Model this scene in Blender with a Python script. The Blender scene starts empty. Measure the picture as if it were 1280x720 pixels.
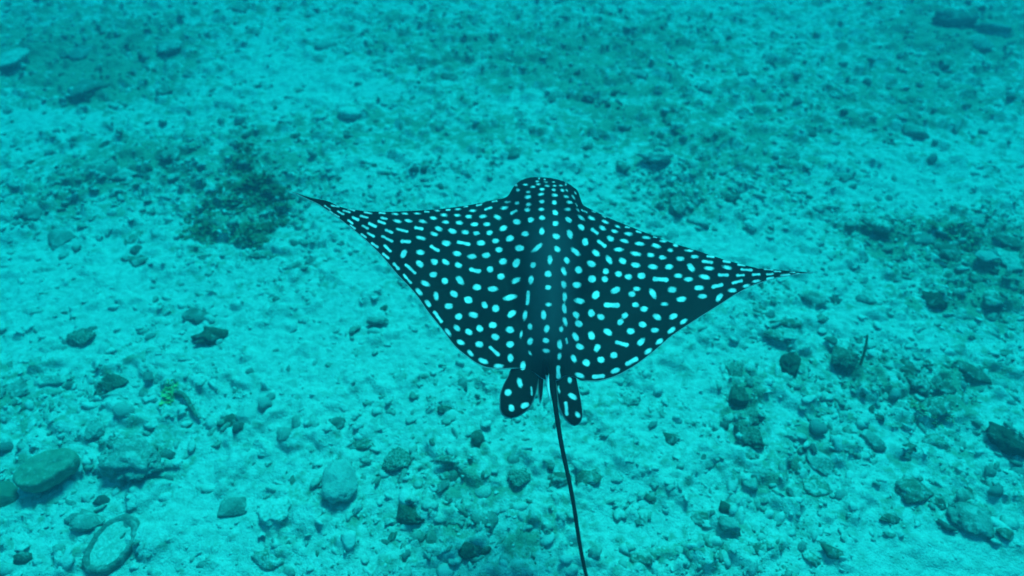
import bpy, bmesh, math, random
import numpy as np
from mathutils import Vector, Matrix, noise as mnoise

# ------------------------------------------------------------------ camera, light, exposure
scene = bpy.context.scene
COL = scene.collection
CAM_H = 3.30
PITCH = math.radians(46.0)
FPX = 850.0                       # focal length in pixels of the 1280 wide photograph
cam_d = bpy.data.cameras.new('camera')
cam = bpy.data.objects.new('camera', cam_d); COL.objects.link(cam)
cam.location = (0, 0, CAM_H)
cam.rotation_euler = (math.pi / 2 - PITCH, 0, 0)
cam_d.sensor_width = 36.0
cam_d.lens = 36.0 * FPX / 1280.0
cam_d.clip_start = 0.05
cam_d.clip_end = 400
cam_d.dof.use_dof = True
cam_d.dof.focus_distance = 2.45
cam_d.dof.aperture_fstop = 1.3
scene.camera = cam

SUN_EL, SUN_AZ = math.radians(57), math.radians(14)     # azimuth from +Y towards +X
world = bpy.data.worlds.new('World'); scene.world = world
world.use_nodes = True
wn = world.node_tree
bg = wn.nodes['Background']
sky = wn.nodes.new('ShaderNodeTexSky'); sky.sky_type = 'NISHITA'; sky.sun_disc = False
sky.sun_elevation = SUN_EL; sky.sun_rotation = SUN_AZ
wn.links.new(sky.outputs[0], bg.inputs[0]); bg.inputs[1].default_value = 0.11

sun_d = bpy.data.lights.new('sun', 'SUN')
sun_d.energy = 4.2; sun_d.angle = math.radians(18); sun_d.color = (1.0, 0.97, 0.92)
sun = bpy.data.objects.new('sun', sun_d); COL.objects.link(sun)
sdir = Vector((math.sin(SUN_AZ) * math.cos(SUN_EL), math.cos(SUN_AZ) * math.cos(SUN_EL), math.sin(SUN_EL)))
sun.rotation_euler = sdir.to_track_quat('Z', 'Y').to_euler()
sun.location = sdir * 30

vs = scene.view_settings
vs.view_transform = 'Standard'; vs.look = 'None'; vs.gamma = 1.0; vs.use_curve_mapping = False
vs.exposure = 1.2
scene.cycles.use_denoising = True
scene.cycles.max_bounces = 6
scene.cycles.diffuse_bounces = 3
scene.cycles.glossy_bounces = 2
scene.cycles.volume_bounces = 1
scene.cycles.transparent_max_bounces = 8

# ------------------------------------------------------------------ pixel <-> place helpers
fwd = np.array([0, math.cos(PITCH), -math.sin(PITCH)])
upv = np.array([0, math.sin(PITCH), math.cos(PITCH)])
rgt = np.array([1.0, 0, 0])
CAM = np.array([0, 0, CAM_H])

def dirs(p):
    p = np.asarray(p, float)
    return fwd + rgt * ((p[..., 0:1] - 640) / FPX) - upv * ((p[..., 1:2] - 360) / FPX)

def project(P):
    d = np.asarray(P, float) - CAM
    z = d @ fwd
    zz = np.where(z < 0.2, np.nan, z)
    return np.stack([640 + FPX * (d @ rgt) / zz, 360 - FPX * (d @ upv) / zz], -1), z

def floor_at(px, py, z=0.0):
    d = dirs((px, py)); t = (z - CAM_H) / d[2]
    return CAM + d * t, t

# ------------------------------------------------------------------ numpy noise
_lat = np.random.default_rng(7).random((512, 512))
def vnoise(x, y, ox=0.0, oy=0.0):
    x = x + ox; y = y + oy
    xi = np.floor(x).astype(int); yi = np.floor(y).astype(int)
    fx = x - xi; fy = y - yi
    fx = fx * fx * fx * (fx * (fx * 6 - 15) + 10); fy = fy * fy * fy * (fy * (fy * 6 - 15) + 10)
    a = _lat[xi % 512, yi % 512]; b = _lat[(xi + 1) % 512, yi % 512]
    c = _lat[xi % 512, (yi + 1) % 512]; d = _lat[(xi + 1) % 512, (yi + 1) % 512]
    return (a * (1 - fx) + b * fx) * (1 - fy) + (c * (1 - fx) + d * fx) * fy

def fbm(x, y, f, octs=4, seed=0.0, gain=0.5):
    s = 0; a = 1; n = 0
    for i in range(octs):
        ca, sa = math.cos(0.6 + i), math.sin(0.6 + i)
        s = s + a * vnoise((x * ca - y * sa) * f, (x * sa + y * ca) * f, 13.7 * i + seed, 41.3 * i + seed * 1.7)
        n += a; a *= gain; f *= 2.03
    return s / n

def sstep(a, b, x):
    t = np.clip((x - a) / (b - a), 0, 1); return t * t * (3 - 2 * t)

# ------------------------------------------------------------------ mesh helpers
def mesh_from(name, verts, quads=None, tris=None, smooth=True):
    verts = np.asarray(verts, np.float32)
    me = bpy.data.meshes.new(name)
    nq = 0 if quads is None else len(quads); nt = 0 if tris is None else len(tris)
    me.vertices.add(len(verts)); me.vertices.foreach_set('co', verts.ravel())
    loops = []
    if nq: loops.append(np.asarray(quads, np.int32).ravel())
    if nt: loops.append(np.asarray(tris, np.int32).ravel())
    loops = np.concatenate(loops)
    me.loops.add(len(loops)); me.loops.foreach_set('vertex_index', loops)
    starts = np.concatenate([np.arange(nq) * 4, nq * 4 + np.arange(nt) * 3]).astype(np.int32)
    me.polygons.add(nq + nt); me.polygons.foreach_set('loop_start', starts)
    me.update(calc_edges=True); me.validate()
    if smooth: me.polygons.foreach_set('use_smooth', np.ones(len(me.polygons), bool))
    return me

def add_attr(me, name, values):
    a = me.attributes.new(name, 'FLOAT', 'POINT'); a.data.foreach_set('value', np.asarray(values, np.float32))

def obj(name, me, mat=None, parent=None):
    o = bpy.data.objects.new(name, me); COL.objects.link(o)
    if mat is not None and me is not None and not me.materials: me.materials.append(mat)
    if parent is not None: o.parent = parent
    return o

def tag(o, label=None, cat=None, group=None, kind=None):
    if label: o['label'] = label
    if cat: o['category'] = cat
    if group: o['group'] = group
    if kind: o['kind'] = kind
    return o

def grid_quads(n, m, off=0, flip=False):
    i, j = np.meshgrid(np.arange(n - 1), np.arange(m - 1), indexing='ij')
    a = (off + i * m + j).ravel()
    q = np.stack([a, a + m, a + m + 1, a + 1], -1)
    return q[:, ::-1] if flip else q

# ------------------------------------------------------------------ materials
def new_mat(name):
    m = bpy.data.materials.new(name); m.use_nodes = True
    nt = m.node_tree; nt.nodes.clear()
    out = nt.nodes.new('ShaderNodeOutputMaterial')
    b = nt.nodes.new('ShaderNodeBsdfPrincipled'); nt.links.new(b.outputs[0], out.inputs[0])
    return m, nt, b

def nd(nt, typ, **kw):
    n = nt.nodes.new(typ)
    for k, v in kw.items(): setattr(n, k, v)
    return n

def noise_node(nt, vec, scale, detail=4, rough=0.6, dist=0.0):
    n = nd(nt, 'ShaderNodeTexNoise'); n.inputs['Scale'].default_value = scale
    n.inputs['Detail'].default_value = detail; n.inputs['Roughness'].default_value = rough
    n.inputs['Distortion'].default_value = dist
    nt.links.new(vec, n.inputs['Vector']); return n.outputs[0]

def math_node(nt, op, a, b):
    n = nd(nt, 'ShaderNodeMath', operation=op)
    for i, v in enumerate((a, b)):
        if isinstance(v, (int, float)): n.inputs[i].default_value = v
        else: nt.links.new(v, n.inputs[i])
    return n.outputs[0]

def maprange(nt, v, a, b, c=0.0, d=1.0):
    n = nd(nt, 'ShaderNodeMapRange', interpolation_type='SMOOTHSTEP')
    nt.links.new(v, n.inputs[0])
    for i, x in enumerate((a, b, c, d)): n.inputs[i + 1].default_value = x
    return n.outputs[0]

def mix(nt, fac, a, b):
    n = nd(nt, 'ShaderNodeMix', data_type='RGBA')
    if isinstance(fac, (int, float)): n.inputs[0].default_value = fac
    else: nt.links.new(fac, n.inputs[0])
    for i, v in ((6, a), (7, b)):
        if isinstance(v, tuple): n.inputs[i].default_value = (*v, 1)
        else: nt.links.new(v, n.inputs[i])
    return n.outputs[2]

def bump(nt, b, h, strength, dist):
    n = nd(nt, 'ShaderNodeBump'); n.inputs['Strength'].default_value = strength; n.inputs['Distance'].default_value = dist
    nt.links.new(h, n.inputs['Height']); nt.links.new(n.outputs[0], b.inputs['Normal'])

SAND = (0.62, 0.59, 0.51); SAND2 = (0.50, 0.48, 0.41); TURF = (0.15, 0.20, 0.12); TURF2 = (0.26, 0.30, 0.20)

def seabed_mat():
    m, nt, b = new_mat('seabed_sand_and_turf')
    tc = nd(nt, 'ShaderNodeTexCoord').outputs['Object']
    at = nd(nt, 'ShaderNodeAttribute', attribute_name='turf').outputs['Fac']
    n1 = noise_node(nt, tc, 5.5, 6, 0.62, 0.3)
    n2 = noise_node(nt, tc, 22, 5, 0.65, 0.2)
    n3 = noise_node(nt, tc, 90, 3, 0.6)
    s = math_node(nt, 'ADD', at, math_node(nt, 'MULTIPLY', math_node(nt, 'SUBTRACT', n1, 0.5), 1.9))
    s = math_node(nt, 'ADD', s, math_node(nt, 'MULTIPLY', math_node(nt, 'SUBTRACT', n2, 0.5), 1.5))
    fac = maprange(nt, s, 0.36, 0.86)
    sand = mix(nt, maprange(nt, n2, 0.38, 0.62), SAND, SAND2)
    n4 = noise_node(nt, tc, 11, 5, 0.7, 0.5)
    sand = mix(nt, maprange(nt, n4, 0.50, 0.68, 0, 0.75), sand, (0.33, 0.33, 0.27))
    sand = mix(nt, maprange(nt, n3, 0.52, 0.75, 0, 0.5), sand, (0.30, 0.29, 0.25))
    turf = mix(nt, maprange(nt, n2, 0.35, 0.65), TURF, TURF2)
    nt.links.new(mix(nt, math_node(nt, 'MULTIPLY', fac, 0.9), sand, turf), b.inputs['Base Color'])
    b.inputs['Roughness'].default_value = 0.95
    b.inputs['Specular IOR Level'].default_value = 0.1
    hh = math_node(nt, 'ADD', n2, math_node(nt, 'MULTIPLY', n3, 0.45))
    bump(nt, b, hh, 0.8, 0.03)
    return m

def rock_mat(name, c1, c2, film, film_amt, scale=14.0, bstr=0.7, silt=0.8):
    """stone of colours c1..c2 with a patchy film of algae or silt of colour film"""
    m, nt, b = new_mat(name)
    tc = nd(nt, 'ShaderNodeTexCoord').outputs['Object']
    rnd = nd(nt, 'ShaderNodeObjectInfo').outputs['Random']
    off = nd(nt, 'ShaderNodeVectorMath', operation='ADD'); nt.links.new(tc, off.inputs[0])
    cmb = nd(nt, 'ShaderNodeCombineXYZ')
    nt.links.new(math_node(nt, 'MULTIPLY', rnd, 37.0), cmb.inputs[0]); nt.links.new(cmb.outputs[0], off.inputs[1])
    v = off.outputs[0]
    n1 = noise_node(nt, v, scale, 5, 0.65, 0.4); n2 = noise_node(nt, v, scale * 5, 3, 0.6)
    base = mix(nt, maprange(nt, n1, 0.3, 0.7), c1, c2)
    f = math_node(nt, 'ADD', n2, math_node(nt, 'MULTIPLY', math_node(nt, 'SUBTRACT', rnd, 0.5), 0.25))
    base = mix(nt, maprange(nt, f, 0.62 - 0.3 * film_amt, 0.8 - 0.3 * film_amt, 0, 0.85), base, film)
    geo = nd(nt, 'ShaderNodeNewGeometry').outputs['Position']
    g1 = noise_node(nt, geo, 17, 6, 0.7, 0.6)
    base = mix(nt, maprange(nt, g1, 0.60 - 0.16 * silt, 0.76 - 0.16 * silt, 0, 0.9), base, (0.47, 0.45, 0.38))
    hsv = nd(nt, 'ShaderNodeHueSaturation'); nt.links.new(base, hsv.inputs['Color'])
    nt.links.new(math_node(nt, 'ADD', math_node(nt, 'MULTIPLY', rnd, 0.7), 0.65), hsv.inputs['Value'])
    nt.links.new(hsv.outputs[0], b.inputs['Base Color'])
    b.inputs['Roughness'].default_value = 0.92
    b.inputs['Specular IOR Level'].default_value = 0.12
    bump(nt, b, math_node(nt, 'ADD', n1, math_node(nt, 'MULTIPLY', n2, 0.6)), bstr, 0.02)
    return m

M_SEABED = seabed_mat()
M_DARK = rock_mat('dark_turf_rock', (0.08, 0.095, 0.065), (0.17, 0.19, 0.13), (0.34, 0.33, 0.28), 0.25)
M_MID = rock_mat('grey_rubble_rock', (0.17, 0.18, 0.14), (0.29, 0.29, 0.24), (0.44, 0.42, 0.36), 0.3)
M_DEEP = rock_mat('black_pitted_rock', (0.055, 0.07, 0.045), (0.12, 0.14, 0.095), (0.26, 0.26, 0.21), 0.35, 20, 1.0, silt=0.25)
M_FAR = rock_mat('haze_paled_turf_rock', (0.13, 0.15, 0.11), (0.23, 0.25, 0.19), (0.34, 0.33, 0.28), 0.25, silt=0.6)  # dark turf rock with distance haze put into its paler colours
M_PALE = rock_mat('pale_silted_rock', (0.36, 0.35, 0.30), (0.48, 0.46, 0.40), (0.20, 0.22, 0.16), 0.15)
M_SMOOTH = rock_mat('smooth_grey_stone', (0.13, 0.15, 0.10), (0.18, 0.20, 0.14), (0.24, 0.25, 0.19), 0.1, 8, 0.25, 0.0)
M_WEED = rock_mat('dark_green_weed', (0.08, 0.115, 0.06), (0.15, 0.19, 0.10), (0.24, 0.27, 0.16), 0.3, 9, 0.3, 0.3)
M_LIME = rock_mat('yellow_green_alga', (0.24, 0.32, 0.10), (0.32, 0.38, 0.14), (0.42, 0.44, 0.22), 0.2, 20, 0.3, 0.0)

def rubble_mat():
    m, nt, b = new_mat('coral_rubble')
    tc = nd(nt, 'ShaderNodeTexCoord').outputs['Object']
    at = nd(nt, 'ShaderNodeAttribute', attribute_name='shade').outputs['Fac']
    n2 = noise_node(nt, tc, 60, 4, 0.65)
    g1 = noise_node(nt, tc, 17, 6, 0.7, 0.6)
    s = math_node(nt, 'ADD', at, math_node(nt, 'MULTIPLY', math_node(nt, 'SUBTRACT', n2, 0.5), 0.6))
    s = math_node(nt, 'ADD', s, math_node(nt, 'MULTIPLY', math_node(nt, 'SUBTRACT', 0.5, g1), 1.2))
    cr = nd(nt, 'ShaderNodeValToRGB')
    e = cr.color_ramp.elements
    e[0].position = 0.1; e[0].color = (0.55, 0.52, 0.45, 1)
    e[1].position = 0.9; e[1].color = (0.08, 0.10, 0.065, 1)
    x = cr.color_ramp.elements.new(0.5); x.color = (0.30, 0.30, 0.24, 1)
    nt.links.new(s, cr.inputs[0]); nt.links.new(cr.outputs[0], b.inputs['Base Color'])
    b.inputs['Roughness'].default_value = 0.95; b.inputs['Specular IOR Level'].default_value = 0.1
    bump(nt, b, n2, 0.6, 0.012)
    return m
M_RUBBLE = rubble_mat()

# ------------------------------------------------------------------ seabed
ZONES = [  # darker turf (+) and clean sand (-): pixel centre, radii, weight
 (40,60,120,50,.45),(110,110,60,30,.5),(200,60,90,40,.3),(300,255,70,60,.55),(130,215,90,35,.4),(70,255,60,40,.35),
 (200,195,50,25,.35),(560,60,120,40,.25),(700,90,100,50,.3),(800,150,120,40,.35),(860,250,60,25,.35),(820,60,100,40,.25),
 (930,200,100,40,.3),(1050,130,120,50,.25),(1200,40,120,40,.45),(1180,130,90,40,.25),(1100,290,60,30,.5),(1200,310,90,40,.6),
 (1260,350,60,50,.5),(1040,460,60,40,.35),(1160,480,90,50,.45),(1200,380,90,25,.35),(930,510,25,50,.6),(560,620,110,70,.25),
 (30,500,60,40,.35),(170,580,60,30,.4),(1000,580,60,50,.3),(1180,640,70,40,.25),(880,690,80,30,.25),(660,680,60,50,.2),
 (460,160,120,40,.2),(350,190,60,30,.25),(600,180,100,30,.2),
 (100,340,110,40,-.45),(60,150,80,15,-.35),(400,105,70,25,-.5),(320,80,50,30,-.2),(420,450,120,80,-.3),(580,520,80,30,-.2),
 (300,410,60,40,-.2),(1130,235,70,25,-.45),(900,310,100,25,-.45),(1160,690,110,30,-.5),(1090,420,80,30,-.35),(600,230,80,25,-.25),
 (660,130,40,20,-.25),(860,500,50,60,-.2),(1060,600,50,20,-.25),(240,640,90,60,-.25),(80,400,90,40,-.3),(40,30,40,15,-.1)]

def turf_at(x, y):
    P = np.stack([x, y, np.zeros_like(x)], -1)
    px, z = project(P)
    t = np.full(x.shape, 0.33)
    ok = np.isfinite(px[..., 0])
    X = np.where(ok, px[..., 0], -9999); Y = np.where(ok, px[..., 1], -9999)
    for cx, cy, rx, ry, a in ZONES:
        t = t + 1.05 * a * np.exp(-((X - cx) / rx) ** 2 - ((Y - cy) / ry) ** 2)
    # a little more growth with distance, as the top of the picture shows
    t = t + 0.16 * sstep(3.5, 7.0, y)
    return t

def height(x, y):
    h = 0.10 * (fbm(x, y, 0.45, 3, 3.0) - 0.5)
    h = h + 0.055 * (fbm(x, y, 2.3, 4, 9.0) - 0.5)
    rough = np.clip(0.45 + 1.1 * turf_at(x, y), 0.45, 1.15)          # clean sand lies smoother than turf and rubble
    lump = fbm(x, y, 7.5, 3, 21.0)
    h = h + rough * 0.05 * sstep(0.50, 0.74, lump)
    h = h + (0.4 + 0.6 * rough) * 0.026 * (fbm(x, y, 22.0, 3, 5.0) - 0.5)
    return h

def nonuni(lo, hi, step, far, n):
    mid = np.arange(lo, hi + 1e-6, step)
    g = np.geomspace(step, far - hi, n) if far > hi else []
    gl = np.geomspace(step, far + lo, n)
    return np.concatenate([(lo - gl)[::-1], mid, hi + g])

ys1 = np.arange(0.4, 3.2, 0.0125); ys2 = 3.2 + np.cumsum(np.linspace(0.0125, 0.035, 230))
ys2 = ys2[ys2 < 10]
ymid = np.concatenate([ys1, ys2])
ys = np.concatenate([(0.4 - np.geomspace(0.02, 60, 60))[::-1], ymid, ymid[-1] + np.geomspace(0.05, 55, 50)])
sm = np.linspace(-1.6, 1.6, 880)
ss = np.concatenate([(-1.6 - np.geomspace(0.005, 16, 50))[::-1], sm, 1.6 + np.geomspace(0.005, 16, 50)])
Yg, Sg = np.meshgrid(ys, ss, indexing='ij')
halfw = 2.75 + 0.62 * np.clip(Yg - 0.5, 0, 8)
Xg = Sg * halfw
Hg = height(Xg, Yg)
Hg = Hg * (1 - 0.8 * sstep(1.6, 2.2, np.abs(Sg)) * 1.0) * (1 - 0.8 * sstep(11.5, 14, Yg)) * (1 - 0.8 * sstep(-0.5, -2, Yg))
V = np.stack([Xg, Yg, Hg], -1).reshape(-1, 3)
me = mesh_from('seabed', V, grid_quads(len(ys), len(ss), flip=True))
add_attr(me, 'turf', turf_at(Xg.ravel(), Yg.ravel()))
seabed = tag(obj('seabed', me, M_SEABED), 'pale sandy seabed with patches of dark turf and rubble', 'seabed', kind='structure')

def hz(x, y):
    return float(height(np.array([float(x)]), np.array([float(y)]))[0])

def ground_px(px, py):
    P, t = floor_at(px, py)
    for _ in range(3):
        P, t = floor_at(px, py, hz(P[0], P[1]))
    return P, t

# ------------------------------------------------------------------ the water: one closed box of blue-green haze
def make_haze():
    bm = bmesh.new(); bmesh.ops.create_cube(bm, size=1.0)
    me = bpy.data.meshes.new('haze')
    S = 150.0; z0, z1 = -1.2, CAM_H + 3.6
    for v in bm.verts:
        v.co = Vector((v.co.x * 2 * S, v.co.y * 2 * S, z0 if v.co.z < 0 else z1))
    bm.to_mesh(me); bm.free()
    m = bpy.data.materials.new('sea_water'); m.use_nodes = True
    nt = m.node_tree; nt.nodes.clear()
    out = nt.nodes.new('ShaderNodeOutputMaterial')
    pv = nt.nodes.new('ShaderNodeVolumePrincipled')
    d = 0.46
    sc = np.array([0.006, 0.017, 0.025]) / d                  # scattering per metre
    ab = np.array([0.45, 0.062, 0.048])                       # absorption per metre: red dies first
    q = np.clip(1 - ab / d / (1 - sc), 0, 1) ** 2
    pv.inputs['Density'].default_value = d
    pv.inputs['Color'].default_value = (*sc, 1)
    pv.inputs['Absorption Color'].default_value = (*q, 1)
    pv.inputs['Anisotropy'].default_value = 0.2
    nt.links.new(pv.outputs[0], out.inputs['Volume'])
    o = obj('haze', me, m)
    tag(o, 'clear blue-green sea water filling the whole view', 'water', kind='stuff')
make_haze()

# ------------------------------------------------------------------ rocks
def rock_mesh(name, seed, sx, sy, sz, lump=0.35, freq=1.6, knob=0.0, sub=3, flat=0.0, cut=6):
    bm = bmesh.new(); bmesh.ops.create_icosphere(bm, subdivisions=sub, radius=1.0)
    o = Vector((seed * 7.13, seed * 3.71, seed * 1.37))
    rr = random.Random(seed * 31 + 5)
    cuts = [(Vector((rr.gauss(0, 1), rr.gauss(0, 1), rr.gauss(0, .8))).normalized(), rr.uniform(.5, .85)) for _ in range(cut)]
    for v in bm.verts:
        n = v.co.normalized()
        r = 1.0 + lump * (mnoise.fractal(n * freq + o, 1.0, 2.0, 4))
        if knob: r += knob * max(0.0, mnoise.noise(n * 4.3 + o)) + 0.5 * knob * mnoise.noise(n * 9.1 + o)
        if sub > 3: r += 0.05 * mnoise.noise(n * 8 + o) + 0.035 * mnoise.noise(n * 17 + o)
        p = n * r
        for cn, cd in cuts:
            ov = p.dot(cn) - cd
            if ov > 0: p = p - cn * ov * 0.85
        if flat: p.z = math.copysign(abs(p.z) ** (1 - flat), p.z) if abs(p.z) < 1 else p.z
        v.co = Vector((p.x * sx, p.y * sy, p.z * sz))
    me = bpy.data.meshes.new(name); bm.to_mesh(me); bm.free()
    me.polygons.foreach_set('use_smooth', np.ones(len(me.polygons), bool))
    return me

def px_size(px, t):      # metres across for so many photo pixels at that depth
    return px * t / FPX

def place(o, px, py, sink, rz=0.0, tilt=(0, 0)):
    P, t = ground_px(px, py)
    o.location = (P[0], P[1], P[2] + sink)
    o.rotation_euler = (tilt[0], tilt[1], rz)

seedc = [1]
def rock(name, px, py, w, d, hgt, mat, label, cat='rock', group=None, lump=0.35, freq=1.6, knob=0.15, rz=0.0, tilt=(0, 0), sink=0.15, sub=3, cut=6):
    """w, d: width and depth of the stone in photo pixels across its ground footprint; hgt: its height as a share of w"""
    P, t = ground_px(px, py)
    el = math.atan2(CAM_H, math.hypot(P[0], P[1]))
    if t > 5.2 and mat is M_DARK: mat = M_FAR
    if group is None and t < 5.5: sub = 4
    W = px_size(w, t) / 2 * 0.86; Dp = px_size(d, t) / 2 / math.sin(el) * 0.86
    Hh = W * hgt * 0.85
    seedc[0] += 1
    me = rock_mesh(name, seedc[0], W, Dp, Hh, lump, freq, knob, sub, 0.0, cut)
    o = obj(name, me, mat)
    o.location = (P[0], P[1], P[2] + Hh * sink); o.rotation_euler = (tilt[0], tilt[1], rz)
    return tag(o, label, cat, group)

def zone(px, py):
    if py < 125: return 'far ahead of the ray'
    if px < 380 and py < 350: return 'on the sand around the weedy patch'
    if px > 1080 and py < 345: return 'in the dark field around the bright bare stone'
    if px > 930 and 345 <= py < 560: return 'on the rubble slope around the sea whip'
    if px > 930 and py >= 560: return 'on the sand around the rounded olive boulder'
    if py < 345: return 'just ahead of the ray and its right wing'
    if px < 330 and py < 555: return 'on the sand around the yellow-green alga'
    if px < 330: return 'around the smooth flat oval stone and the rimmed stone'
    if px < 640 and py < 540: return 'on the sand behind the left wing'
    if px < 640: return 'in the rubble around the pitted black rock'
    return 'on the sand beside the thin tail'

# --- stones one can tell apart, bottom left
def lens_stone(name, px, py, a, b, th, rz, tilt, mat, label, lift, rim=0.0, dish=0.0):
    """flat oval stone, a and b half axes and th half thickness in metres; rim/dish give a raised edge round a hollow face"""
    seedc[0] += 1; sd = seedc[0]
    n, m = 72, 22
    V = []
    prof = []
    for j in range(m):                                   # from the middle of the top, round the edge, to the middle below
        s = j / (m - 1)
        if s < 0.55:
            r = s / 0.55 * 0.9; z = 1.0 - dish * (1 - (r / 0.9) ** 3) + rim * math.exp(-((r - 0.82) / 0.09) ** 2)
        elif s < 0.8:
            k = (s - 0.55) / 0.25; r = 0.9 + 0.1 * math.sin(k * math.pi); z = math.cos(k * math.pi)
            if k < 0.2: z += rim * math.exp(-((r - 0.82) / 0.09) ** 2)
        else:
            k = (s - 0.8) / 0.2; r = 0.9 * (1 - k); z = -1.0 - 0.2 * k
        prof.append((r, z))
    for r, z in prof:
        for i in range(n):
            ph = 2 * math.pi * i / n
            wob = 1 + 0.13 * mnoise.noise(Vector((math.cos(ph) * 1.1, math.sin(ph) * 1.1, sd * 3.3))) + 0.035 * mnoise.noise(Vector((math.cos(ph) * 5, math.sin(ph) * 5, sd * 1.3)))
            x, y = r * wob * math.cos(ph) * a, r * wob * math.sin(ph) * b
            zz = z * th + 0.22 * th * mnoise.fractal(Vector((x * 22, y * 22, sd)), 1, 2, 4)
            V.append((x, y, zz))
    Q = []
    for j in range(m - 1):
        for i in range(n):
            Q.append((j * n + i, (j + 1) * n + i, (j + 1) * n + (i + 1) % n, j * n + (i + 1) % n))
    me = mesh_from(name, V, Q)
    o = obj(name, me, mat)
    place(o, px, py, lift, rz, tilt)
    return tag(o, label, 'stone')

lens_stone('flat_stone', 68, 597, 0.165, 0.10, 0.04, 0.42, (0.0, -0.08), M_SMOOTH, 'smooth flat oval grey-green stone raised on its dark edge beside the knobbly rock', 0.085)
rs = lens_stone('rimmed_stone', 143, 682, 0.11, 0.15, 0.03, -0.42, (0.10, 0.05), M_MID, 'oval stone with a dark raised rim round a pale sandy hollow', 0.012, 0.22, 0.7)
fv = [(0, 0, 0.023)]; nf = 40
for r_ in (0.35, 0.6, 0.84):
    for i in range(nf):
        a_ = 2 * math.pi * i / nf; w_ = 1 + 0.08 * mnoise.noise(Vector((math.cos(a_), math.sin(a_), 5.0)))
        fv.append((0.11 * r_ * w_ * math.cos(a_), 0.15 * r_ * w_ * math.sin(a_), 0.023 - 0.002 * r_ + 0.010 * mnoise.noise(Vector((r_ * 9, a_ * 3, 1.0)))))
ft = [(0, 1 + i, 1 + (i + 1) % nf) for i in range(nf)]
fq = [(1 + k * nf + i, 1 + (k + 1) * nf + i, 1 + (k + 1) * nf + (i + 1) % nf, 1 + k * nf + (i + 1) % nf) for k in range(2) for i in range(nf)]
M_FILL = rock_mat('sand_filling', (0.36, 0.35, 0.29), (0.46, 0.44, 0.37), (0.28, 0.28, 0.22), 0.3, 14, 0.5, 0.0)
obj('sand_fill', mesh_from('sand_fill', fv, fq, ft), M_FILL, rs)
R = rock
R('knobbly_rock', 168, 578, 92, 46, 0.36, M_MID, 'broad knobbly rock with a dark undercut, next to the smooth flat oval stone', knob=0.45, lump=0.5, sink=0.55, cut=3)
R('round_stone', 108, 655, 46, 34, 0.5, M_MID, 'small rounded grey stone leaning against the rimmed oval stone', lump=0.2, knob=0.1, sink=0.35)
R('edge_stone', 0, 622, 54, 34, 0.45, M_SMOOTH, 'smooth olive stone on the sand just short of the flat oval stone', lump=0.2, knob=0.05, sink=0.3, rz=0.5)
R('half_buried_stone', 290, 637, 50, 30, 0.42, M_MID, 'half buried bowl-shaped stone with a dark pit at its end', lump=0.25, knob=0.12, sink=0.4)
R('pale_stone', 343, 636, 44, 40, 0.35, M_PALE, 'flat pale stone lying beside the half buried bowl-shaped stone', lump=0.25, knob=0.1)
R('big_pale_stone', 425, 603, 50, 56, 0.55, M_PALE, 'large smooth pale boulder with a dark undercut on its lower side', lump=0.2, knob=0.06, sink=0.45, tilt=(0.15, 0.2), cut=2)
R('dark_round_rock', 497, 577, 40, 36, 0.6, M_DEEP, 'dark rounded rock just behind the pitted black rock', lump=0.2, knob=0.2, sink=0.3)
R('pitted_rock', 512, 644, 46, 38, 0.6, M_DEEP, 'blackish pitted rock standing in the grey rubble under the ray', lump=0.35, knob=0.5, sink=0.3)
R('dark_lump', 648, 598, 32, 30, 0.6, M_DEEP, 'small dark rock beside the thin tail of the ray', lump=0.3, knob=0.3, sink=0.3)
R('square_stone', 312, 520, 36, 30, 0.4, M_PALE, 'bright squarish stone alone on the pale sand', lump=0.15, knob=0.05, sink=0.35)
R('wedge_rock', 101, 426, 42, 22, 0.5, M_DEEP, 'dark wedge-shaped rock alone on clean sand', lump=0.3, knob=0.2, sink=0.35)
R('hollow_rock', 143, 482, 40, 26, 0.55, M_DEEP, 'dark knobbly rock with a pale hollow, on bare sand', lump=0.5, knob=0.45, sink=0.3)
R('ledge_stone', 245, 397, 48, 20, 0.32, M_MID, 'long grey ledge-like stone with a shadowed lower edge', lump=0.25, knob=0.1, sink=0.4, rz=0.15)
R('rubble_rock', 270, 421, 46, 24, 0.45, M_DEEP, 'rough dark rock in front of the ledge-like stone', lump=0.4, knob=0.5, sink=0.25)
R('fallen_slab', 325, 320, 40, 10, 0.28, M_DARK, 'narrow dark slab at the foot of the weedy patch', lump=0.15, knob=0.05, sink=0.4, rz=0.15)
# right side
R('ridge_rock', 934, 545, 48, 34, 0.45, M_DEEP, 'largest dark rock of the short ridge behind the right fin', lump=0.35, knob=0.4, sink=0.3, rz=-0.6)
R('ridge_rock', 924, 498, 30, 30, 0.5, M_DEEP, 'dark rock at the far end of the short ridge', lump=0.35, knob=0.4, sink=0.3)
R('ridge_rock', 918, 466, 26, 24, 0.5, M_DEEP, 'smallest dark rock of the short ridge, next to clean sand', lump=0.4, knob=0.5, sink=0.2)
R('ridge_rock', 936, 520, 32, 30, 0.5, M_DEEP, 'middle dark rock of the short ridge', lump=0.4, knob=0.5, sink=0.25, rz=-0.5)
R('mossy_boulder', 1216, 652, 62, 42, 0.5, M_MID, 'rounded olive boulder with a small dark stone at its foot', lump=0.25, knob=0.2, sink=0.35, rz=-0.4)
R('foot_stone', 1257, 668, 24, 18, 0.55, M_DARK, 'small dark stone at the foot of the rounded olive boulder', lump=0.2, knob=0.1, sink=0.3)
R('blurred_boulder', 1140, 612, 52, 38, 0.5, M_DARK, 'dark boulder on the slope just above the rounded olive boulder', lump=0.3, knob=0.25, sink=0.3, rz=-0.5)
R('blue_rock', 1262, 552, 62, 34, 0.5, M_DEEP, 'long dark rock lying beyond the two big boulders', lump=0.3, knob=0.3, sink=0.3, rz=-0.7)
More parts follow.
